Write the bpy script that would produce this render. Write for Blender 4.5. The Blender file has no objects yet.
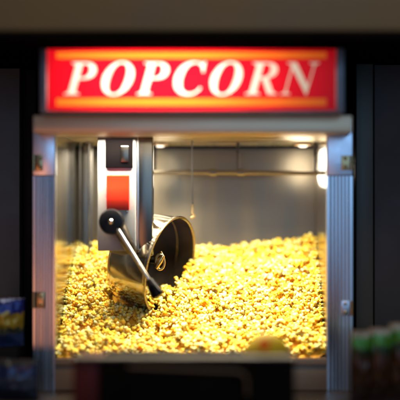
import bpy, bmesh, math, random
import numpy as np
from mathutils import Vector, Matrix, noise
random.seed(7); rng = np.random.default_rng(11)
S = 0.003; D = 3.2; H = 1.5; VX = 240.0; VY = 215.0
COL = bpy.context.scene.collection

def X(px, d=0.0): return (px - VX) * S * (1 + d / D)
def Z(py, d=0.0): return H + (VY - py) * S * (1 + d / D)
def P(px, py, d=0.0): return Vector((X(px, d), d, Z(py, d)))

# ---------------------------------------------------------------- materials
def new_mat(name):
    m = bpy.data.materials.new(name); m.use_nodes = True
    nt = m.node_tree
    return m, nt, nt.nodes['Principled BSDF']

def mat(name, col, rough=0.5, metal=0.0, var=0.12, scale=14.0, bump=0.0, bscale=60.0, stretch=(1, 1, 1), coat=0.0, rvar=0.12, spec=0.5):
    m, nt, b = new_mat(name)
    L = nt.links.new
    tc = nt.nodes.new('ShaderNodeTexCoord'); mp = nt.nodes.new('ShaderNodeMapping')
    mp.inputs['Scale'].default_value = stretch
    L(tc.outputs['Object'], mp.inputs['Vector'])
    n = nt.nodes.new('ShaderNodeTexNoise'); n.inputs['Scale'].default_value = scale; n.inputs['Detail'].default_value = 6
    L(mp.outputs['Vector'], n.inputs['Vector'])
    r = nt.nodes.new('ShaderNodeMapRange'); r.inputs['From Min'].default_value = .3; r.inputs['From Max'].default_value = .7
    r.inputs['To Min'].default_value = 1 - var; r.inputs['To Max'].default_value = 1 + var
    L(n.outputs['Fac'], r.inputs['Value'])
    v = nt.nodes.new('ShaderNodeVectorMath'); v.operation = 'SCALE'; v.inputs[0].default_value = col
    L(r.outputs['Result'], v.inputs['Scale']); L(v.outputs['Vector'], b.inputs['Base Color'])
    r2 = nt.nodes.new('ShaderNodeMapRange'); r2.inputs['From Min'].default_value = .3; r2.inputs['From Max'].default_value = .7
    r2.inputs['To Min'].default_value = max(.02, rough - rvar); r2.inputs['To Max'].default_value = min(1, rough + rvar)
    L(n.outputs['Fac'], r2.inputs['Value']); L(r2.outputs['Result'], b.inputs['Roughness'])
    b.inputs['Metallic'].default_value = metal
    b.inputs['Specular IOR Level'].default_value = spec
    b.inputs['Coat Weight'].default_value = coat
    if bump:
        n2 = nt.nodes.new('ShaderNodeTexNoise'); n2.inputs['Scale'].default_value = bscale; n2.inputs['Detail'].default_value = 4
        L(mp.outputs['Vector'], n2.inputs['Vector'])
        bp = nt.nodes.new('ShaderNodeBump'); bp.inputs['Strength'].default_value = bump; bp.inputs['Distance'].default_value = .002
        L(n2.outputs['Fac'], bp.inputs['Height']); L(bp.outputs['Normal'], b.inputs['Normal'])
    return m

M = {}
M['alu'] = mat('brushed_aluminium', (.62, .64, .68), .28, 1.0, .06, 20, .15, 90, (1, 1, .05))
M['header'] = mat('satin_steel_trim', (.92, .68, .42), .45, .5, .08, 12, .1, 60, (.1, 1, 1))
M['grey_frame'] = mat('grey_painted_metal', (.16, .16, .17), .45, .5, .1)
M['steel_wall'] = mat('brushed_steel_wall', (.22, .19, .145), .40, .9, .12, 9, .2, 70, (1, 1, .08))
M['steel_side'] = mat('polished_steel_side', (.42, .40, .36), .17, 1.0, .1, 9, .1, 50, (1, 1, .06), rvar=.06)
M['post'] = mat('dull_steel_post', (.20, .19, .18), .3, 1.0, .1, 12, .1, 60, (1, 1, .1))
M['hanger'] = mat('dark_steel_hanger', (.17, .16, .14), .2, 1.0, .15, 12, .1, 60, (1, 1, .1))
M['crank'] = mat('dark_cast_crank', (.07, .055, .04), .3, .8, .3, 30)
M['post_top'] = mat('brightened_post_top', (.78, .82, .90), .32, .9, .06, 14, .1, 60)
M['void'] = mat('black_window_and_shade', (.004, .003, .003), .95, 0, .2, 8, spec=0)  # black of the display window and of the shade sheet under the soffit
M['nickel'] = mat('nickel_kettle', (.62, .56, .46), .13, 1.0, .14, 18, .12, 30, rvar=.07)
M['kettle_in'] = mat('seasoned_kettle_inside', (.030, .020, .011), .42, .35, .4, 22, .3, 50, rvar=.12, spec=.3)
M['rim'] = mat('kettle_rim_metal', (.24, .20, .15), .3, 1.0, .1)
M['brass'] = mat('aged_brass', (.50, .36, .17), .32, 1.0, .2, 40)
M['rail'] = mat('rail_popcorn_reflection', (.72, .60, .26), .3, 1.0, .15, 20)  # yellow of the reflected popcorn put into the rail's colour
M['black'] = mat('black_phenolic_plastic', (.007, .006, .006), .30, 0, .2, 30, rvar=.04, spec=.1)
M['chrome'] = mat('bright_rod_steel', (.62, .54, .43), .16, 1.0, .05)
M['box_white'] = mat('off_white_enamel', (.36, .345, .33), .35, 0, .05, 10, coat=.2)
M['orange'] = mat('orange_red_plastic', (.72, .032, .006), .5, 0, .05, spec=.15)
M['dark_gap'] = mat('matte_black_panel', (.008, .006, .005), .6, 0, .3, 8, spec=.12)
M['wall_l'] = mat('charcoal_laminate', (.085, .066, .048), .55, 0, .2, 5, .1, 40)
M['wall_r'] = mat('slate_grey_laminate', (.040, .033, .028), .6, 0, .15, 5, .1, 40)
M['strip'] = mat('bronze_edge_strip', (.075, .060, .042), .5, .3, .15, 8, .1, 60, (1, 1, .1))
M['soffit'] = mat('olive_brown_paint', (.115, .078, .026), .6, 0, .12, 3, .1, 60)
M['base'] = mat('brown_steel_base', (.34, .21, .13), .40, .25, .15, 8, .1, 60, (.1, 1, 1))
M['counter'] = mat('brown_laminate_counter', (.075, .047, .028), .4, 0, .3, 18, .05, 80)
M['ceil_in'] = mat('warm_steel_ceiling', (.50, .42, .28), .4, .8, .1)
M['box_black'] = mat('black_moulded_plastic', (.006, .005, .004), .8, 0, .3, 12, spec=0)
M['pipe'] = mat('brown_rubber_edging', (.10, .055, .025), .5, 0, .2)
M['red_dark'] = mat('dark_red_card', (.07, .006, .004), .5, 0, .2, spec=.2)
M['lip'] = mat('beige_metal_lip', (.09, .075, .055), .6, .0, .1)
M['olive'] = mat('olive_glazed_bowl', (.50, .33, .012), .6, 0, .15, spec=.15)
M['tomato'] = mat('red_glaze', (.75, .10, .01), .6, 0, .1, spec=.15)
M['lining'] = mat('sign_box_lining', (.8, .8, .8), .8, 0, .02)
M['heap_base'] = mat('popcorn_underlayer', (.50, .30, .04), .9, 0, .3, 90)

def film(name, col):
    m = bpy.data.materials.new(name); m.use_nodes = True; nt = m.node_tree
    b = nt.nodes['Principled BSDF']; out = nt.nodes['Material Output']; L = nt.links.new
    t = nt.nodes.new('ShaderNodeBsdfTranslucent')
    n = nt.nodes.new('ShaderNodeTexNoise'); n.inputs['Scale'].default_value = 6
    r = nt.nodes.new('ShaderNodeMapRange'); r.inputs['To Min'].default_value = .93; r.inputs['To Max'].default_value = 1.07
    L(n.outputs['Fac'], r.inputs['Value'])
    v = nt.nodes.new('ShaderNodeVectorMath'); v.operation = 'SCALE'; v.inputs[0].default_value = col
    L(r.outputs['Result'], v.inputs['Scale']); L(v.outputs['Vector'], t.inputs['Color'])
    b.inputs['Base Color'].default_value = (*[c * .6 for c in col], 1); b.inputs['Roughness'].default_value = .3
    mx = nt.nodes.new('ShaderNodeMixShader'); mx.inputs[0].default_value = .8
    L(b.outputs[0], mx.inputs[1]); L(t.outputs[0], mx.inputs[2]); L(mx.outputs[0], out.inputs['Surface'])
    return m
M['film_red'] = film('red_sign_film', (.80, .004, .014))
M['film_orange'] = film('amber_sign_film', (1.0, .19, .015))
M['film_white'] = film('white_sign_film', (.84, .72, .60))

def glass(name):
    m = bpy.data.materials.new(name); m.use_nodes = True; nt = m.node_tree; L = nt.links.new
    out = nt.nodes['Material Output']
    tr = nt.nodes.new('ShaderNodeBsdfTransparent'); tr.inputs[0].default_value = (.97, .98, .97, 1)
    gl = nt.nodes.new('ShaderNodeBsdfGlossy'); gl.inputs['Roughness'].default_value = .03
    fr = nt.nodes.new('ShaderNodeFresnel'); fr.inputs[0].default_value = 1.12
    mx = nt.nodes.new('ShaderNodeMixShader'); L(fr.outputs[0], mx.inputs[0]); L(tr.outputs[0], mx.inputs[1]); L(gl.outputs[0], mx.inputs[2])
    L(mx.outputs[0], out.inputs['Surface']); return m
M['glass'] = glass('clear_door_glass')

def emit(name, col, s):
    m = bpy.data.materials.new(name); m.use_nodes = True; nt = m.node_tree
    b = nt.nodes['Principled BSDF']
    b.inputs['Emission Color'].default_value = (*col, 1); b.inputs['Emission Strength'].default_value = s
    return m
M['bulb'] = emit('lit_bulb_glass', (1, .88, .74), 2)

def popcorn_mat():
    m, nt, b = new_mat('buttered_popcorn'); L = nt.links.new
    at = nt.nodes.new('ShaderNodeAttribute'); at.attribute_name = 'tint'
    oi = nt.nodes.new('ShaderNodeObjectInfo')
    sep = nt.nodes.new('ShaderNodeSeparateColor'); L(at.outputs['Color'], sep.inputs[0])
    tc = nt.nodes.new('ShaderNodeTexCoord')
    n = nt.nodes.new('ShaderNodeTexNoise'); n.inputs['Scale'].default_value = 130; n.inputs['Detail'].default_value = 4
    L(tc.outputs['Object'], n.inputs['Vector'])
    a = nt.nodes.new('ShaderNodeMath'); a.operation = 'MULTIPLY_ADD'; a.inputs[1].default_value = .7
    a2 = nt.nodes.new('ShaderNodeMath'); a2.operation = 'SUBTRACT'; a2.inputs[1].default_value = .35
    L(n.outputs['Fac'], a2.inputs[0])
    L(n.outputs['Fac'], a.inputs[0]); a.inputs[2].default_value = -.35
    s = nt.nodes.new('ShaderNodeMath'); s.operation = 'ADD'; s.use_clamp = True
    L(a.outputs[0], s.inputs[0]); L(sep.outputs[0], s.inputs[1])
    cr = nt.nodes.new('ShaderNodeValToRGB'); e = cr.color_ramp.elements
    e[0].position = 0; e[0].color = (.96, .82, .40, 1); e[1].position = 1; e[1].color = (.82, .37, .010, 1)
    k = cr.color_ramp.elements.new(.35); k.color = (.95, .65, .09, 1)
    k = cr.color_ramp.elements.new(.65); k.color = (.92, .48, .02, 1)
    L(s.outputs[0], cr.inputs[0])
    mx = nt.nodes.new('ShaderNodeMix'); mx.data_type = 'RGBA'
    L(sep.outputs[1], mx.inputs['Factor']); L(cr.outputs[0], mx.inputs['A']); mx.inputs['B'].default_value = (.55, .25, .02, 1)
    L(mx.outputs['Result'], b.inputs['Base Color'])
    b.inputs['Roughness'].default_value = .6; b.inputs['Specular IOR Level'].default_value = .2
    n2 = nt.nodes.new('ShaderNodeTexNoise'); n2.inputs['Scale'].default_value = 500; L(tc.outputs['Object'], n2.inputs['Vector'])
    bp = nt.nodes.new('ShaderNodeBump'); bp.inputs['Strength'].default_value = .4; bp.inputs['Distance'].default_value = .001
    L(n2.outputs['Fac'], bp.inputs['Height']); L(bp.outputs['Normal'], b.inputs['Normal'])
    b.inputs['Subsurface Weight'].default_value = .7; b.inputs['Subsurface Radius'].default_value = (.009, .0065, .0025); b.inputs['Subsurface Scale'].default_value = 1
    return m
M['popcorn'] = popcorn_mat()

# ---------------------------------------------------------------- mesh helpers
class MB:
    def __init__(s): s.bm = bmesh.new()
    def box(s, lo, hi, bev=0.0):
        bm = bmesh.new(); lo = Vector(lo); hi = Vector(hi)
        bmesh.ops.create_cube(bm, size=1)
        for v in bm.verts:
            v.co = Vector([lo[i] if v.co[i] < 0 else hi[i] for i in range(3)])
        if bev: bmesh.ops.bevel(bm, geom=bm.edges[:], offset=bev, segments=3, affect='EDGES', profile=.5)
        s._merge(bm); return s
    def _merge(s, bm):
        me = bpy.data.meshes.new('tmp'); bm.to_mesh(me); bm.free(); s.bm.from_mesh(me); bpy.data.meshes.remove(me)
    def tube(s, pts, r, n=20, caps=True):
        bm = bmesh.new(); pts = [Vector(p) for p in pts]
        rs = r if isinstance(r, (list, tuple)) else [r] * len(pts)
        rings = []; up = None
        for i, p in enumerate(pts):
            t = (pts[min(i + 1, len(pts) - 1)] - pts[max(i - 1, 0)]).normalized()
            if up is None: up = Vector((0, 0, 1)) if abs(t.z) < .9 else Vector((1, 0, 0))
            a = t.cross(up).normalized(); b = a.cross(t).normalized(); up = b
            rings.append([bm.verts.new(p + (a * math.cos(2 * math.pi * k / n) + b * math.sin(2 * math.pi * k / n)) * rs[i]) for k in range(n)])
        for i in range(len(rings) - 1):
            for k in range(n): bm.faces.new((rings[i][k], rings[i][(k + 1) % n], rings[i + 1][(k + 1) % n], rings[i + 1][k]))
        if caps: bm.faces.new(rings[0][::-1]); bm.faces.new(rings[-1])
        bmesh.ops.recalc_face_normals(bm, faces=bm.faces[:]); s._merge(bm); return s
    def lathe(s, o, axis, prof, n=64):          # prof: list of (distance along the axis, radius)
        bm = bmesh.new(); o = Vector(o); ax = Vector(axis).normalized()
        up = Vector((0, 0, 1)) if abs(ax.z) < .9 else Vector((1, 0, 0))
        a = ax.cross(up).normalized(); b = a.cross(ax).normalized(); rings = []
        for h, r in prof:
            if r < 1e-6: rings.append([bm.verts.new(o + ax * h)])
            else: rings.append([bm.verts.new(o + ax * h + (a * math.cos(2 * math.pi * k / n) + b * math.sin(2 * math.pi * k / n)) * r) for k in range(n)])
        for i in range(len(rings) - 1):
            A, B = rings[i], rings[i + 1]
            for k in range(n):
                k2 = (k + 1) % n
                if len(A) == 1 and len(B) == 1: continue
                if len(A) == 1: bm.faces.new((A[0], B[k2], B[k]))
                elif len(B) == 1: bm.faces.new((A[k], A[k2], B[0]))
                else: bm.faces.new((A[k], A[k2], B[k2], B[k]))
        bmesh.ops.recalc_face_normals(bm, faces=bm.faces[:]); s._merge(bm); return s
    def extrude(s, poly, z0, z1, axis='Z'):      # poly in the two other coordinates
        bm = bmesh.new()
        def co(p, h):
            return Vector((p[0], p[1], h)) if axis == 'Z' else (Vector((p[0], h, p[1])) if axis == 'Y' else Vector((h, p[0], p[1])))
        A = [bm.verts.new(co(p, z0)) for p in poly]; B = [bm.verts.new(co(p, z1)) for p in poly]
        n = len(poly)
        for k in range(n): bm.faces.new((A[k], A[(k + 1) % n], B[(k + 1) % n], B[k]))
        bm.faces.new(A[::-1]); bm.faces.new(B)
        bmesh.ops.recalc_face_normals(bm, faces=bm.faces[:]); s._merge(bm); return s
    def build(s, name, m, parent=None, smooth=True, angle=35):
        me = bpy.data.meshes.new(name); s.bm.to_mesh(me); s.bm.free(); me.materials.append(m)
        if smooth:
            me.polygons.foreach_set('use_smooth', [True] * len(me.polygons))
            me.set_sharp_from_angle(angle=math.radians(angle))
        o = bpy.data.objects.new(name, me); COL.objects.link(o)
        if parent: put(o, parent)
        return o
def put(o, parent):
    o.parent = parent
    w = Matrix.Translation(parent.location) if not parent.parent else Matrix.Identity(4)
    o.matrix_parent_inverse = w.inverted()
def empty(name, loc):
    o = bpy.data.objects.new(name, None); o.location = loc; COL.objects.link(o); o.empty_display_size = .05; return o
def tag(o, label=None, cat=None, group=None, kind=None):
    if label: o['label'] = label
    if cat: o['category'] = cat
    if group: o['group'] = group
    if kind: o['kind'] = kind
    return o

# ---------------------------------------------------------------- the setting
ZC = Z(391)
tag(MB().box((-2.2, -1.0, ZC - .04), (2.2, 1.1, ZC), .004).build('counter', M['counter']), kind='structure')
tag(MB().box((-3, .95, 0), (3, 1.05, 2.9)).build('wall_back', M['dark_gap']), kind='structure')
tag(MB().box((-3, -.35, Z(31, -.35)), (3, .45, 2.9), .006).build('ceiling_soffit', M['soffit']), kind='structure')
# added black sheet, stands for the shade under the soffit
tag(MB().box((-3, -.348, Z(31, -.35) - .022), (3, .5, Z(31, -.35) - .003)).build('soffit_shade_sheet', M['void']), kind='structure')
tag(MB().box((-2.2, -4.5, -.05), (2.2, 1.1, 0)).build('floor', M['counter']), kind='structure')
tag(MB().box((-2.0, .22, ZC + .002), (X(20, .22), .30, Z(38, .22)), .004).build('wall_left', M['wall_l']), kind='structure')
tag(MB().box((X(20.5, .22), .26, ZC + .002), (X(33, .26) + .01, .32, Z(38, .22)), .002).build('wall_left_recess', M['dark_gap']), kind='structure')
tag(MB().box((X(374, .14), .14, ZC + .002), (2.0, .24, Z(38, .14)), .004).build('wall_right', M['wall_r']), kind='structure')
tag(MB().box((X(356, .12), .12, ZC + .002), (X(373.4, .12), .2, Z(38, .12)), .003).build('wall_edge_strip', M['strip']), kind='structure')

# ---------------------------------------------------------------- the popcorn machine
XL, XLi, XR, XRi = X(33), X(55), X(352.5), X(327)
DB = .52
mach = tag(empty('popcorn_machine', ((XL + XR) / 2, .27, ZC)), 'popcorn machine with lit red POPCORN sign, fluted aluminium corner posts and tilting kettle', 'popcorn machine')
zt = Z(133); zs = Z(359)
# base
MB().box((XL + .004, .004, ZC), (XR - .004, DB + .03, zs - .004), .004).build('base', M['base'], mach)
MB().box((XLi + .001, -.006, zs - .018), (XRi - .001, .02, zs + .001), .002).build('door_sill', M['base'], mach)
# fluted posts
def post(x0, x1, left):
    w = x1 - x0; n = 6; poly = []
    m = .006
    poly.append((x0, .034)); poly.append((x0, .0))
    for i in range(n):
        a = x0 + m + (w - 2 * m) * i / n; b = x0 + m + (w - 2 * m) * (i + 1) / n
        for k in range(7):
            t = k / 6; poly.append((a + (b - a) * (.22 + .56 * t), -.0068 * math.sin(math.pi * t) ** .6))
    poly.append((x1, .0)); poly.append((x1, .034))
    p = MB().extrude(poly, ZC + .001, Z(176)).build('corner_post', M['alu'], mach, angle=60)
    e = MB().box((x0 - .001, -.005, Z(176) + .0005), (x1 + .001, .034, Z(118.5)), .003); e.build('post_top_cap', M['post_top'], p)  # added smooth cap, its paler colour stands for the post's blurred, brighter top
    # back post
    MB().box((x0, DB - .03, zs), (x1, DB + .02, zt + .05), .003).build('rear_post', M['steel_wall'], mach)
    for py in (163, 300 if left else 308):
        cx = X(41 if left else 343.5); s = -1 if left else 1
        z = Z(py)
        if left:
            hg = MB().box((X(37.5 if py > 200 else 36), -.0078, z - .024), (X(45 if py > 200 else 43), -.0042, z + .024), .001).build('hinge', M['brass'], p)
            MB().tube([(X(34.2), -.008, z - .024), (X(34.2), -.008, z + .024)], .0045).build('hinge_pin', M['brass'], p)
        else:
            hg = MB().box((X(341), -.0078, z - .022), (X(349.5), -.0042, z + .022), .001).build('hinge', M['alu'] if py > 200 else M['brass'], p)
            MB().tube([(X(351.5), -.008, z - .022), (X(351.5), -.008, z + .022)], .0045).build('hinge_pin', M['brass'], p)
            cx = X(345)
        for dz in (-.013, .013):
            MB().lathe((cx, -.0076, z + dz), (0, -1, 0), [(0, .0055), (.0015, .0052), (.003, .003), (.0034, 0)], 20).build('screw', M['brass'], p)
    return p
post(XL, XLi, True); post(XRi, XR, False)
# header band under the sign
MB().box((X(33, -.12), -.12, Z(133, -.12)), (X(352.5, -.12), .03, Z(115, -.12)), .004).build('header_trim', M['header'], mach)
# cavity
MB().box((XLi - .02, DB, zs), (XRi + .02, DB + .012, zt + .06)).build('back_wall', M['steel_wall'], mach)
MB().box((XLi - .006, .036, zs), (XLi, DB - .032, zt + .002)).build('side_wall', M['steel_side'], mach)
MB().box((XRi, .036, zs), (XRi + .006, DB - .032, zt + .002)).build('side_wall', M['steel_side'], mach)
MB().box((XL + .002, .031, zt + .001), (XR - .002, DB + .02, zt + .012)).build('cavity_ceiling', M['ceil_in'], mach)
MB().extrude([(DB - .05, Z(146.5, DB)), (DB - .001, Z(146.5, DB)), (DB - .001, zt + .0), (DB - .035, zt + .0), (DB - .05, Z(139, DB))], XLi + .002, XRi - .002, 'X').build('ceiling_rail', M['rail'], mach, smooth=False)
MB().box((XLi + .003, DB - .056, Z(149.5, DB)), (XRi - .003, DB - .002, Z(147.2, DB))).build('rail_shade_strip', M['dark_gap'], mach)  # solid black strip drawn as the shadow beneath the rail
# hanging bar behind
hb = MB().tube([P(146, 172, .42), P(322, 173, .42)], .008).build('hanging_bar', M['steel_wall'], mach)
for px in (213, 241): MB().tube([P(px, 172.6, .42) - Vector((.012, 0, 0)), P(px, 172.6, .42) + Vector((.012, 0, 0))], .0125).build('bar_collar', M['post'], hb)
for px in (155, 238, 315): MB().tube([P(px, 172, .42), P(px, 141, .42)], .005).build('bar_hanger', M['crank'], hb)
# thin probe rod
pr = MB().tube([P(192, 140, .35), P(192.5, 205, .35)], .0022).build('probe_rod', M['post'], mach)
MB().tube([P(192.5, 204, .35), P(192.5, 213, .35), P(194.5, 216, .35), P(191, 218, .35)], .0042).build('probe_tip', M['brass'], pr)
# ducts at the rear left
MB().box((X(83, .45), .44, zs + .02), (X(93, .45), .485, zt), .002).build('rear_upright', M['post'], mach)
MB().tube([(X(89, .40), .40, zs + .02), (X(89, .40), .40, zt)], .004).build('support_rod', M['post'], mach)
MB().tube([(X(80, .43), .43, zs + .02), (X(80, .43), .43, zt)], .003).build('support_rod', M['post'], mach)
# glass doors
MB().box((XLi + .001, .010, zs + .002), (XRi - .001, .014, zt - .001)).build('front_glass', M['glass'], mach, smooth=False)

# lamps in the cavity ceiling
def lamp_bulb(px, d):
    c = Vector((X(px, d), d, zt - .002))
    f = MB().lathe(c, (0, 0, -1), [(0, .0), (0, .030), (.006, .030), (.008, .018), (.008, 0)], 40).build('lamp_holder', M['header'], mach)
    MB().lathe(c - Vector((0, 0, .008)), (0, 0, -1), [(0, .015), (.002, .0145), (.004, .010), (.005, 0)], 32).build('bulb', M['bulb'], f)
lamp_bulb(303, .44); lamp_bulb(160, .44)

# ---- switch housing
hd0, hd1 = .10, .22
hs = MB().box((X(97.5, hd0), hd0, Z(251, hd0)), (X(136, hd0), hd1, zt), .004).build('switch_housing', M['box_white'], mach)
MB().box((X(105.5, hd0), hd0 - .006, Z(168, hd0)), (X(133, hd0), hd0 - .0005, Z(139, hd0)), .002).build('display_window', M['void'], hs)
MB().box((X(121, hd0), hd0 - .010, Z(162, hd0)), (X(129, hd0), hd0 - .0065, Z(146, hd0)), .002).build('dial_plate', M['hanger'], hs)
rk = MB().extrude([(hd0 - .001, Z(210, hd0)), (hd0 - .010, Z(210, hd0)), (hd0 - .017, Z(199, hd0)), (hd0 - .012, Z(186, hd0)), (hd0 - .014, Z(176, hd0)), (hd0 - .001, Z(175, hd0))], X(107, hd0), X(129.5, hd0), 'X')
rk.build('rocker_switch', M['orange'], hs)
for px in (111, 127): MB().lathe(P(px, 211.5, hd0), (0, -1, 0), [(0, .004), (.002, .0035), (.003, 0)], 16).build('screw', M['chrome'], hs)
# hanger post
MB().box((X(136.3, .11), .11, Z(256, .11)), (X(152.5, .11), .17, zt), .003).build('kettle_hanger', M['hanger'], mach)
MB().box((X(136.6, .105), .104, Z(250, .105)), (X(138.8, .105), .1095, zt), .001).build('hanger_edge', M['alu'], mach)

# ---- kettle
kd = .235
C = P(170, 266, kd); ax = Vector((.894, -.40, -.205)).normalized()
R = .159; Lk = .155
base_c = C - ax * Lk
k_empty = empty('kettle', base_c); put(k_empty, mach)
def kput(o):
    o.parent = k_empty; o.matrix_parent_inverse = Matrix.Identity(4)
    # world = mach.loc * inv * kettle.loc
    o.matrix_parent_inverse = Matrix.Translation(k_empty.location).inverted(); return o
pf = [(0, 0), (0, R * .80), (.004, R * .87), (.012, R * .925), (.026, R * .955), (Lk * .6, R * .985), (Lk - .008, R), (Lk - .004, R + .005), (Lk + .002, R + .006)]
kput(MB().lathe(base_c, ax, pf, 96).build('kettle_body', M['nickel']))
kput(MB().lathe(base_c, ax, [(Lk + .002, R + .006), (Lk + .0045, R + .004), (Lk + .0045, R - .001), (Lk + .001, R - .004)], 96).build('kettle_rim', M['rim']))
kput(MB().lathe(base_c, ax, [(Lk + .001, R - .004), (Lk * .6, R * .965), (.03, R * .93), (.014, R * .86), (.008, R * .7), (.006, 0)], 96).build('kettle_inside', M['kettle_in']))
# inner lid edge / weld seam ring
kput(MB().lathe(base_c, ax, [(Lk * .62, R * .967), (Lk * .62 - .002, R * .950), (Lk * .62 - .004, R * .967)], 96).build('inner_ring', M['crank']))
# stirrer: shaft and bent blade
perp = ax.cross(Vector((0, 0, 1))).normalized(); up2 = perp.cross(ax).normalized()
sc_ = base_c + ax * .006
kput(MB().tube([sc_, P(160, 262, kd - .02)], [.012, .009]).build('stirrer_shaft', M['crank']))
kput(MB().tube([P(156, 268, kd - .018), P(160, 261, kd - .022), P(163, 256, kd - .02), P(161, 252, kd - .01)], [.008, .010, .006, .004]).build('stirrer_blade', M['brass']))
pts = []
for i in range(18):
    t = i / 17; a = 6.6 * t
    pts.append(P(160, 262, kd - .02) + Vector((.014 * math.cos(a), .006 * t, .024 * math.sin(a))))
kput(MB().tube(pts, [.0035 + .002 * math.sin(math.pi * i / 17) for i in range(18)], 12).build('stirrer_wire', M['brass']))
# trunnion hub between hanger and kettle
MB().tube([P(146, 246, .12), base_c + ax * .05 + Vector((0, -.06, .02))], .016).build('trunnion', M['post'], mach)
# ---- dump handle
hp = P(112, 222, .055)
kn = MB().lathe(hp + Vector((0, .018, 0)), (-.12, -1, .05), [(0, 0), (0, .034), (.004, .039), (.016, .040), (.023, .036), (.026, .028), (.0265, .010), (.024, .0095), (.024, 0)], 48)
kn = kn.build('crank_knob', M['black'], mach)
MB().lathe(hp + Vector((-.0022, -.006, .001)), (-.12, -1, .05), [(0, .008), (.004, .0078), (.007, .005), (.008, 0)], 24).build('knob_bolt', M['chrome'], kn)
MB().tube([hp + Vector((0, .03, 0)), hp + Vector((0, .045, 0))], .018).build('knob_collar', M['post'], kn)
MB().tube([P(116, 222, .078), P(119, 227, .076), P(132, 251, .080), P(133.5, 254, .081)], [.020, .023, .016, .010]).build('crank_arm', M['crank'], mach)
rod = MB().tube([P(117.5, 229, .05), P(151, 283, .03)], .0062).build('handle_rod', M['chrome'], mach)
g0, g1 = P(148.8, 279.5, .031), P(159, 297.5, .026)
gp = []; rr = []
for i in range(13):
    t = i / 12; gp.append(g0 + (g1 - g0) * t); rr.append(.0115 + .0105 * t ** .8 if t < .85 else .0214 * math.sqrt(max(0.02, 1 - ((t - .85) / .155) ** 2)))
MB().tube(gp, rr, 24).build('handle_grip', M['black'], rod)

# ---------------------------------------------------------------- sign
SD = -.20
sx0, sx1, sz0, sz1 = X(45.5, SD), X(337, SD), Z(110, SD), Z(47.5, SD)
sg = MB().box((X(39, SD), SD + .012, Z(113, SD)), (sx0, .02, Z(44.5, SD)), .003)
sg.box((sx1, SD + .012, Z(113, SD)), (X(345, SD), .02, Z(44.5, SD)), .003)
sg.box((sx0 + .0005, SD + .012, sz1), (sx1 - .0005, .02, Z(44.5, SD)), .002)
sg.box((sx0 + .0005, SD + .012, Z(113, SD)), (sx1 - .0005, .02, sz0), .002)
sg.box((sx0 + .0005, .005, sz0 + .001), (sx1 - .0005, .018, sz1 - .001))
sign = sg.build('sign_box', M['grey_frame'], mach)

def text_curve():
    cu = bpy.data.curves.new('txt', 'FONT')
    cu.body = ''.join(chr(0x1D468 + ord(c) - 65) for c in 'POPCORN')
    cu.size = .16; cu.resolution_u = 8; cu.space_character = 1.04
    o = bpy.data.objects.new('txt', cu); COL.objects.link(o)
    bpy.context.view_layer.update()
    dg = bpy.context.evaluated_depsgraph_get()
    c2 = o.to_curve(dg) if False else None
    bpy.ops.object.select_all(action='DESELECT'); o.select_set(True); bpy.context.view_layer.objects.active = o
    bpy.ops.object.convert(target='CURVE')
    return bpy.context.view_layer.objects.active
tc = text_curve()
splines = []
for sp in tc.data.splines:
    pts = []
    n = len(sp.bezier_points)
    for i in range(n):
        a = sp.bezier_points[i]; b = sp.bezier_points[(i + 1) % n]
        p0, p1, p2, p3 = [Vector(v) for v in (a.co, a.handle_right, b.handle_left, b.co)]
        straight = (p1 - p0).length < 1e-6 and (p3 - p2).length < 1e-6
        for k in range(1 if straight else 6):
            t = k / 6
            pts.append((p0 * (1 - t) ** 3 + p1 * 3 * t * (1 - t) ** 2 + p2 * 3 * t * t * (1 - t) + p3 * t ** 3).xy)
    splines.append(pts)
bpy.data.objects.remove(tc, do_unlink=True)
def bb(s): return (min(p[0] for p in s), max(p[0] for p in s), min(p[1] for p in s), max(p[1] for p in s))
BBs = [bb(s) for s in splines]
def inside(a, b): return a is not b and a[0] > b[0] and a[1] < b[1] and a[2] > b[2] and a[3] < b[3]
outer = sorted([b for b in BBs if not any(inside(b, q) for q in BBs)])
print('LETTERS', len(outer))
new = []
for s, b in zip(splines, BBs):
    k = max([i for i, q in enumerate(outer) if q == b or inside(b, q)])
    gx = outer[k][0]; f = .95
    new.append([(gx + (p[0] - gx) * f + .006 * k * .2, p[1]) for p in s])
splines = new
xs = [p[0] for s in splines for p in s]; ys = [p[1] for s in splines for p in s]
print('TEXT splines', len(splines), min(xs), max(xs), min(ys), max(ys))
tx0, tx1, tz0, tz1 = X(62.5, SD), X(320.5, SD), Z(94.5, SD), Z(60.5, SD)
fx = (tx1 - tx0) / (max(xs) - min(xs)); fy = (tz1 - tz0) / (max(ys) - min(ys))
def thin(pts, dl):
    n = len(pts); out = []
    for i in range(n):
        t = Vector(pts[(i + 1) % n]) - Vector(pts[i - 1])
        if t.length < 1e-9: out.append(pts[i]); continue
        t.normalize(); out.append((pts[i][0] + t.y * dl * SGN, pts[i][1]))
    return out
big = max(splines, key=lambda s: max(p[0] for p in s) - min(p[0] for p in s))
area2 = sum(big[i - 1][0] * big[i][1] - big[i][0] * big[i - 1][1] for i in range(len(big)))
SGN = -1 if area2 > 0 else 1
SGN = SGN
_o = sorted(bb(s) for s in splines); _c = [i for i, s in enumerate(splines) if not any(inside(bb(q), bb(s)) for q in splines if q is not s) and not any(inside(bb(s), bb(q)) for q in splines if q is not s)]
_c = min(_c, key=lambda i: bb(splines[i])[0])      # the C keeps its full weight
splines = [s if i == _c else thin(s, .0015) for i, s in enumerate(splines)]
loops = [[(tx0 + (p[0] - min(xs)) * fx, tz0 + (p[1] - min(ys)) * fy) for p in s] for s in splines]

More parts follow.
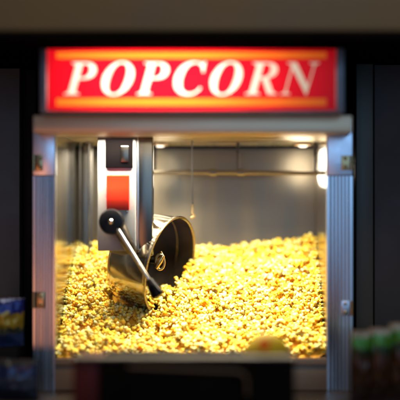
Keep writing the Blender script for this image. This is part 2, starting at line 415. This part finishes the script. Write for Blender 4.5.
def flat(name, lps, m, parent, y, th=.0):
    cu = bpy.data.curves.new(name, 'CURVE'); cu.dimensions = '2D'; cu.fill_mode = 'BOTH'
    for lp in lps:
        sp = cu.splines.new('POLY'); sp.points.add(len(lp) - 1)
        for i, p in enumerate(lp): sp.points[i].co = (p[0], p[1], 0, 1)
        sp.use_cyclic_u = True
    t = bpy.data.objects.new('t', cu); COL.objects.link(t)
    me = bpy.data.meshes.new_from_object(t); bpy.data.objects.remove(t)
    me.transform(Matrix(((1, 0, 0, 0), (0, 0, 1, y), (0, 1, 0, 0), (0, 0, 0, 1))))
    me.name = name; me.materials.clear(); me.materials.append(m)
    o = bpy.data.objects.new(name, me); COL.objects.link(o); put(o, parent); return o
stripes = [[(X(55, SD), Z(a, SD)), (X(327, SD), Z(a, SD)), (X(327, SD), Z(b, SD)), (X(55, SD), Z(b, SD))] for a, b in ((105.2, 97.6), (57.6, 51.0))]
rect = [(sx0 + .001, sz0 + .001), (sx1 - .001, sz0 + .001), (sx1 - .001, sz1 - .001), (sx0 + .001, sz1 - .001)]
flat('lit_panel', [rect] + stripes + loops, M['film_red'], sign, SD + .02)
for st in stripes: flat('amber_stripe', [st], M['film_orange'], sign, SD + .02)
flat('sign_lettering', loops, M['film_white'], sign, SD + .02)

# ---------------------------------------------------------------- popcorn
def ypx(px, d):
    t = min(1, max(0, (d - .02) / .42))
    y = 356 - 108 * t ** .88
    y -= 7 * max(0, min(1, (px - 235) / 90)) * (.3 + .7 * t)
    y += 3.5 * math.exp(-((px - 215) / 28) ** 2) * t
    # hollow under the kettle
    y += 10 * math.exp(-((px - 130) / 26) ** 2 - ((d - .13) / .09) ** 2)
    y -= 6 * math.exp(-((px - 75) / 30) ** 2 - ((d - .25) / .15) ** 2)
    return y
def surf(x, d):
    px = x / (S * (1 + d / D)) + VX
    z = H + (VY - ypx(px, d)) * S * (1 + d / D)
    z += .016 * noise.noise(Vector((x * 9, d * 9, 3.1))) + .014 * noise.noise(Vector((x * 24, d * 24, 7.7)))
    return z

def ico(sub):
    bm = bmesh.new(); bmesh.ops.create_icosphere(bm, subdivisions=sub, radius=1)
    v = np.array([x.co[:] for x in bm.verts]); f = np.array([[q.index for q in p.verts] for p in bm.faces]); bm.free(); return v, f
ICO = {4: ico(5), 3: ico(4), 2: ico(3)}
def kernel_shape(seed, sub):
    r = np.random.default_rng(seed); v, f = ICO[sub]
    nl = r.integers(5, 10); c = r.normal(size=(nl, 3)); c /= np.linalg.norm(c, axis=1)[:, None]
    # spread the lobes a little
    for _ in range(6):
        for i in range(nl):
            dd = c[i] - c; q = (dd ** 2).sum(1) + 1e-3; c[i] += .08 * (dd / q[:, None]).sum(0); c[i] /= np.linalg.norm(c[i])
    ln = r.uniform(.45, .92, nl); rad = r.uniform(.26, .52, nl)
    cc = c * ln[:, None]
    b = v @ cc.T; disc = b * b - (cc ** 2).sum(1)[None] + (rad ** 2)[None]
    t = np.where(disc > 0, b + np.sqrt(np.maximum(disc, 0)), 0)
    core = .36
    tm = t.max(1); li = t.argmax(1)
    rr = np.maximum(tm, core)
    wob = np.array([noise.noise(Vector(q) * 2.6 + Vector((seed, 0, 0))) * .16 + noise.noise(Vector(q) * 7 + Vector((0, seed, 0))) * .11 for q in v]); rr = rr * (1 + wob)
    lt = r.uniform(0, 1, nl) ** 1.0
    tint = np.where(tm > core, lt[li] * .8, .9)
    hull = np.where(tm > core, 0, .55)
    # deeper places take the darker, more orange tint, the hull sits in the middle
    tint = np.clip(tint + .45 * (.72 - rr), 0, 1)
    vv = v * rr[:, None] * r.uniform(.72, 1.28, 3)[None]
    vv *= 1 / np.percentile(np.linalg.norm(vv, axis=1), 90)
    ctr = vv.mean(0)
    return vv - ctr, f, tint, hull
def rotm(r):
    q = r.normal(size=4); q /= np.linalg.norm(q); w, x, y, z = q
    return np.array([[1 - 2 * (y * y + z * z), 2 * (x * y - z * w), 2 * (x * z + y * w)], [2 * (x * y + z * w), 1 - 2 * (x * x + z * z), 2 * (y * z - x * w)], [2 * (x * z - y * w), 2 * (y * z + x * w), 1 - 2 * (x * x + y * y)]])
NK = 24
protoH = [kernel_shape(100 + i, 3) for i in range(NK)]
protoL = [kernel_shape(100 + i, 2) for i in range(NK)]

def mesh_from(name, v, f, tint, hull, m):
    me = bpy.data.meshes.new(name)
    me.vertices.add(len(v)); me.vertices.foreach_set('co', v.astype(np.float32).ravel())
    me.loops.add(f.size); me.loops.foreach_set('vertex_index', f.astype(np.int32).ravel())
    me.polygons.add(len(f)); me.polygons.foreach_set('loop_start', np.arange(0, f.size, 3, dtype=np.int32))
    me.polygons.foreach_set('use_smooth', np.ones(len(f), bool))
    me.update(calc_edges=True)
    a = me.attributes.new('tint', 'FLOAT_COLOR', 'POINT')
    c = np.zeros((len(v), 4), np.float32); c[:, 0] = tint; c[:, 1] = hull; c[:, 3] = 1
    a.data.foreach_set('color', c.ravel()); me.materials.append(m); return me

KR = .0132
ainv = ax
def blocked(x, d, z):
    p = Vector((x, d, z)); q = p - base_c; h = q.dot(ax); rad = (q - ax * h).length
    if -.012 < h < Lk + .004 and rad < R + .010 and not (h > .04 and rad < R - .02 and z < Z(290, kd)): return True
    if X(96, .1) < x < X(154, .1) and .09 < d < .23 and z > Z(253, .1): return True
    return False
cand = []
step = .0160
d = .030
while d < .505:
    x = XLi + .010
    while x < XRi - .008:
        xx = x + rng.uniform(-.5, .5) * step; dd = d + rng.uniform(-.5, .5) * step
        xx = min(max(xx, XLi + .006), XRi - .006); dd = min(max(dd, .027), DB - .012)
        zz = surf(xx, dd) + rng.uniform(-.010, .004)
        rs = KR * rng.uniform(.72, 1.25)
        for drop in (0, .02, .04, .06, .08, .11):
            if not blocked(xx, dd, zz - drop):
                cand.append((xx, dd, max(zz - drop, zs + KR), rs)); break
        x += step
    d += step * .92
for xw in (XLi + .006, XRi - .006):
    dd = .03
    while dd < DB - .02:
        for q in range(2):
            zz = surf(xw, dd) + rng.uniform(-.010, .010)
            if not blocked(xw, dd, zz): cand.append((xw, dd + rng.uniform(-.004, .004), zz, KR * rng.uniform(.6, .9)))
        dd += .011
# loose layer on top
for _ in range(620):
    xx = rng.uniform(XLi + .012, XRi - .012); dd = rng.uniform(.03, DB - .03); zz = surf(xx, dd) + rng.uniform(.004, .011)
    if not blocked(xx, dd, zz): cand.append((xx, dd, zz, KR * rng.uniform(.8, 1.25)))
print('KERNELS', len(cand))
# the ones nearest the lens that the front box does not hide become objects of their own
def shown(c):
    pxx = c[0] / (S * (1 + c[1] / D)) + VX; pyy = VY - (c[2] - H) / (S * (1 + c[1] / D))
    return (58 < pxx < 324) and pyy < (350 if 66 < pxx < 300 else 356)
order = sorted([i for i, c in enumerate(cand) if shown(c) and c[2] > surf(c[0], c[1]) - .0045], key=lambda i: cand[i][1] - 8 * (cand[i][3] - KR))
solo = set(order[:300])
near = [i for i in range(len(cand)) if i not in solo]
V, F, T, Hh = [], [], [], []; off = 0
for i in near:
    c = cand[i]; pr_ = (protoL if c[2] < surf(c[0], c[1]) - .006 else protoH)[rng.integers(NK)]
    v = pr_[0] @ rotm(rng).T * c[3] + np.array(c[:3])
    V.append(v); F.append(pr_[1] + off); off += len(v)
    T.append(np.clip(pr_[2] * .8 + rng.uniform(-.18, .28), 0, 1)); Hh.append(pr_[3] * (rng.random() < .5))
# underlying mound (part of the same heap mesh)
nx, nd = 90, 50; g = []
for j in range(nd):
    dd = .022 + (DB - .006 - .022) * j / (nd - 1)
    for i in range(nx):
        xx = XLi + .002 + (XRi - XLi - .004) * i / (nx - 1)
        zz = surf(xx, dd) - .013 + (.008 if i in (0, 1, nx - 2, nx - 1) else 0)
        q = Vector((xx, dd, zz)) - base_c; h = q.dot(ax); rad = (q - ax * h).length
        if -.01 < h < Lk + .012 and rad < R + .02: zz = max(zs + .01, zz - .16)
        g.append((xx, dd, max(zz, zs + .002)))
gf = []
for j in range(nd - 1):
    for i in range(nx - 1):
        a = j * nx + i; gf += [(a, a + 1, a + nx + 1), (a, a + nx + 1, a + nx)]
V.append(np.array(g)); F.append(np.array(gf) + off); T.append(np.full(len(g), .9)); Hh.append(np.full(len(g), .25))
me = mesh_from('popcorn_heap', np.vstack(V), np.vstack(F), np.concatenate(T), np.concatenate(Hh), M['popcorn'])
heap = bpy.data.objects.new('popcorn_heap', me); COL.objects.link(heap)
tag(heap, 'deep sloping heap of yellow buttered popcorn filling the glass cabinet behind the front kernels', 'popcorn', kind='stuff')
km = []
for i in range(NK):
    v, f, t, h = protoH[i]
    km.append(mesh_from('popped_kernel', v, f, np.clip(t * .8 + rng.uniform(-.12, .2), 0, 1), h * (i % 2), M['popcorn']))
proto = None
for n_, i in enumerate(sorted(solo)):
    c = cand[i]
    if proto is None:
        proto = bpy.data.objects.new('popped_kernel', km[0]); o = proto
        tag(o, 'popped yellow kernel in the front rows of the heap just behind the glass', 'popcorn', 'popped kernels in the front rows of the heap')
    else:
        o = proto.copy(); o.data = km[n_ % NK]
    COL.objects.link(o); o.location = c[:3]; o.scale = (c[3],) * 3
    o.rotation_euler = [rng.uniform(0, 6.28) for _ in range(3)]

# ---------------------------------------------------------------- bowl half sunk in the popcorn
bd = -.335
bc = Vector((X(267, bd), bd, Z(359.5, -.45) + .0015))
bw = tag(empty('bowl', bc), 'small olive bowl with a red spot, turned upside down on the black box', 'bowl')
MB().lathe(bc, (0, 0, 1), [(0, 0), (0, .061), (.004, .0635), (.012, .062), (.026, .055), (.040, .043), (.050, .029), (.054, .016), (.054, 0)], 48).build('bowl_body', M['olive'], bw)
MB().lathe(bc + Vector((-.008, -.0525, .030)), (0, -1, .35), [(-.01, 0), (-.01, .015), (.004, .014), (.006, 0)], 32).build('bowl_spot', M['tomato'], bw)

# ---------------------------------------------------------------- black box in front
fd = -.45
x0, x1, z1 = X(72, fd), X(295, fd), Z(359.5, fd)
fb = tag(empty('display_box', ((x0 + x1) / 2, fd + .06, ZC)), 'black box with brown edging and a dark red end, standing before the popcorn machine', 'box')
MB().box((X(99, fd), fd, ZC), (x1, fd + .19, z1), .008).build('box_body', M['box_black'], fb)
MB().box((x0, fd + .01, ZC), (X(98.4, fd), fd + .18, z1 - .003), .006).build('box_end', M['red_dark'], fb)
MB().box((x0 - .003, fd - .004, z1 + .0005), (x1 + .003, fd + .05, z1 + .006), .002).build('box_lid', M['lip'], fb)
MB().tube([P(128, 367, fd - .004), P(238, 371.5, fd - .004), P(244, 374, fd - .004), P(247, 380, fd - .004), P(247.5, 396, fd - .004)], .0042).build('edging', M['pipe'], fb)

# ---------------------------------------------------------------- snack packets
def packet(name, c, w, h, t, label, cols, grp=None, rz=0, lean=0, seed=1):
    bm = bmesh.new(); nu, nv = 22, 30; r = random.Random(seed)
    grid = {}
    for side in (0, 1):
        for j in range(nv + 1):
            v = j / nv
            for i in range(nu + 1):
                u = i / nu; edge = max(0, min(1, min(u, 1 - u) / .5)) ** .55 * max(0, min(1, (min(v, 1 - v) - .055) / .42)) ** .6
                y = t * .5 * edge * (1 if side else -1)
                wr = noise.noise(Vector((u * 7 + seed * 3.3, v * 6, side * 5))) * .007 * (.3 + edge)
                k = (u - .5) * w * (1 - .07 * edge + .03 * (abs(v - .5) * 2) ** 3)
                yy = y + wr + (.002 * math.sin(u * 90) if min(v, 1 - v) < .055 else 0) + (.002 if side else -.002)
                grid[side, i, j] = bm.verts.new((k, yy, v * h + .004 * noise.noise(Vector((u * 4, seed, v)))))
    for side in (0, 1):
        for j in range(nv):
            for i in range(nu):
                q = [grid[side, i, j], grid[side, i + 1, j], grid[side, i + 1, j + 1], grid[side, i, j + 1]]
                bm.faces.new(q if side == 0 else q[::-1])
    for j in range(nv):
        bm.faces.new((grid[0, 0, j], grid[0, 0, j + 1], grid[1, 0, j + 1], grid[1, 0, j])); bm.faces.new((grid[0, nu, j + 1], grid[0, nu, j], grid[1, nu, j], grid[1, nu, j + 1]))
    for i in range(nu):
        bm.faces.new((grid[0, i, nv], grid[0, i + 1, nv], grid[1, i + 1, nv], grid[1, i, nv])); bm.faces.new((grid[0, i + 1, 0], grid[0, i, 0], grid[1, i, 0], grid[1, i + 1, 0]))
    bmesh.ops.recalc_face_normals(bm, faces=bm.faces[:])
    m, nt, b = new_mat(name + '_film'); L = nt.links.new
    tcn = nt.nodes.new('ShaderNodeTexCoord'); sp = nt.nodes.new('ShaderNodeSeparateXYZ'); L(tcn.outputs['Generated'], sp.inputs[0])
    nz = nt.nodes.new('ShaderNodeTexNoise'); nz.inputs['Scale'].default_value = 9; nz.inputs['Detail'].default_value = 5; L(tcn.outputs['Generated'], nz.inputs['Vector'])
    ad = nt.nodes.new('ShaderNodeMath'); ad.operation = 'MULTIPLY_ADD'; ad.inputs[1].default_value = .30; L(nz.outputs['Fac'], ad.inputs[0])
    sb = nt.nodes.new('ShaderNodeMath'); sb.operation = 'SUBTRACT'; sb.inputs[1].default_value = .15; L(sp.outputs['Z'], sb.inputs[0]); L(sb.outputs[0], ad.inputs[2])
    cr = nt.nodes.new('ShaderNodeValToRGB'); cr.color_ramp.interpolation = 'CONSTANT'
    el = cr.color_ramp.elements; el[0].position = 0; el[0].color = (*cols[0][1], 1); el[1].position = cols[1][0]; el[1].color = (*cols[1][1], 1)
    for p_, c_ in cols[2:]:
        q = el.new(p_); q.color = (*c_, 1)
    L(ad.outputs[0], cr.inputs[0]); L(cr.outputs[0], b.inputs['Base Color']); b.inputs['Roughness'].default_value = .28; b.inputs['Metallic'].default_value = .25
    mb = MB(); mb.bm.free(); mb.bm = bm
    o = mb.build(name, m, angle=80); o.location = c; o.rotation_euler = (lean, 0, rz)
    tag(o, label, 'snack packet', grp); return o
blue = (.012, .018, .15); yel = (.36, .24, .02); wh = (.6, .6, .65)
packet('snack_packet', (X(4, -.02), -.02, Z(346, -.02)), .115, .145, .05, 'shiny blue snack packet with yellow crisps on its front, left of the machine', [(0, (.03, .05, .13)), (.28, (.07, .08, .05)), (.42, yel), (.72, blue), (.97, wh)], rz=.25, lean=.18, seed=3)
packet('snack_packet', (X(12, -.16), -.16, ZC), .15, .12, .05, 'dull grey blue snack packet standing low in front of the blue one at left', [(0, (.015, .02, .035)), (.3, (.05, .06, .09)), (.6, (.02, .03, .09)), (.85, (.06, .06, .05))], rz=-.1, lean=.1, seed=5)
shf = MB().box((X(-60, -.02), -.07, ZC), (X(21, -.02), .06, Z(346.5, -.02)), .004).build('display_riser', M['dark_gap'])
tag(shf, 'low matt black riser block under the blue snack packet on the left', 'riser')
gr = (.045, .18, .005); bg = (.33, .27, .18)
txt = ['green banded brown snack pouch nearest the right hand post of the machine', 'green banded brown snack pouch in the middle of the right hand row', 'green banded brown snack pouch at the right edge, its beige top highest']
for i, (px, hh) in enumerate(((362, .206), (381, .213), (402, .226))):
    packet('snack_pouch', (X(px, -.22), -.22 + .01 * i, ZC), .066, hh, .04, txt[i], [(0, (.03, .012, .005)), (.3, (.05, .02, .008)), (.66, (.015, .03, .008)), (.76, gr), (.92, bg)], 'green banded snack pouches right of the machine', rz=.2 - .15 * i, lean=.05, seed=20 + i)

# ---------------------------------------------------------------- lamps
def area(name, loc, target, sx, sy, power, col, spread=180):
    l = bpy.data.lights.new(name, 'AREA'); l.shape = 'RECTANGLE'; l.size = sx; l.size_y = sy; l.energy = power; l.color = col; l.spread = math.radians(spread)
    o = bpy.data.objects.new(name, l); COL.objects.link(o); o.location = loc
    o.rotation_euler = (Vector(target) - Vector(loc)).to_track_quat('-Z', 'Y').to_euler(); return o
xc = (XLi + XRi) / 2
area('cabinet_lamp', (X(238, .14), .14, zt - .004), (X(238, .14), .08, 0), .44, .10, 3.4, (1, .89, .70), 130)
area('left_popcorn_fill', (X(118, .33), .33, zt - .004), (X(100, .33), .26, 0), .22, .14, 4.6, (1, .89, .70), 150)  # added fill, brightens the popcorn at left and behind the kettle
area('cabinet_front_lamp', (xc, .062, zt - .004), (xc, .10, 0), .76, .05, 13.5, (1, .89, .72), 115)
for px in (303, 160):
    l = bpy.data.lights.new('bulb_lamp', 'POINT'); l.energy = 1.2 if px > 200 else .35; l.color = (1, .86, .66); l.shadow_soft_size = .07
    o = bpy.data.objects.new('bulb_lamp', l); COL.objects.link(o); o.location = (X(px, .44), .44, zt - .085)
area('sign_tube_lamp', (X(165, 0), -.008, (sz0 + sz1) / 2), (X(165, 0), -1, (sz0 + sz1) / 2), .42, .05, 2.7, (1, .93, .82))
area('sign_tube_lamp', (X(190, 0), -.006, (sz0 + sz1) / 2), (X(190, 0), -1, (sz0 + sz1) / 2), .82, .12, .6, (1, .93, .82))
area('window_light', (.65, -3.9, H + .88), (0, 0, H + .1), 3.4, 2.2, 36, (.32, .60, 1))
area('warm_room_light', (-1.5, -3.7, H - .9), (0, 0, H - .2), 1.8, 1.1, 11, (1, .36, .18))
area('room_light', (.2, -1.6, 3.6), (0, -.1, 1.6), 1.4, .6, 22, (1, .82, .56))

w = bpy.data.worlds.new('World'); bpy.context.scene.world = w; w.use_nodes = True
w.node_tree.nodes['Background'].inputs[0].default_value = (.35, .32, .34, 1); w.node_tree.nodes['Background'].inputs[1].default_value = .06

# ---------------------------------------------------------------- camera
cam = bpy.data.cameras.new('camera'); co = bpy.data.objects.new('camera', cam); COL.objects.link(co)
co.location = (0, -D, H); co.rotation_euler = (math.pi / 2, 0, 0)
cam.sensor_width = 36; cam.lens = 36 * D / (400 * S)
cam.shift_x = -(VX - 200) / 400; cam.shift_y = (VY - 200) / 400
cam.clip_end = 50
cam.dof.use_dof = True; cam.dof.focus_distance = D + .195; cam.dof.aperture_fstop = (cam.lens / 1000) / (2 * .09)
sc = bpy.context.scene; sc.camera = co
sc.render.engine = 'CYCLES'
sc.cycles.use_denoising = True; sc.cycles.denoiser = 'OPENIMAGEDENOISE'
sc.cycles.max_bounces = 8; sc.cycles.caustics_reflective = False; sc.cycles.sample_clamp_indirect = 4
sc.view_settings.view_transform = 'Standard'; sc.view_settings.look = 'None'; sc.view_settings.exposure = 0; sc.view_settings.gamma = 1
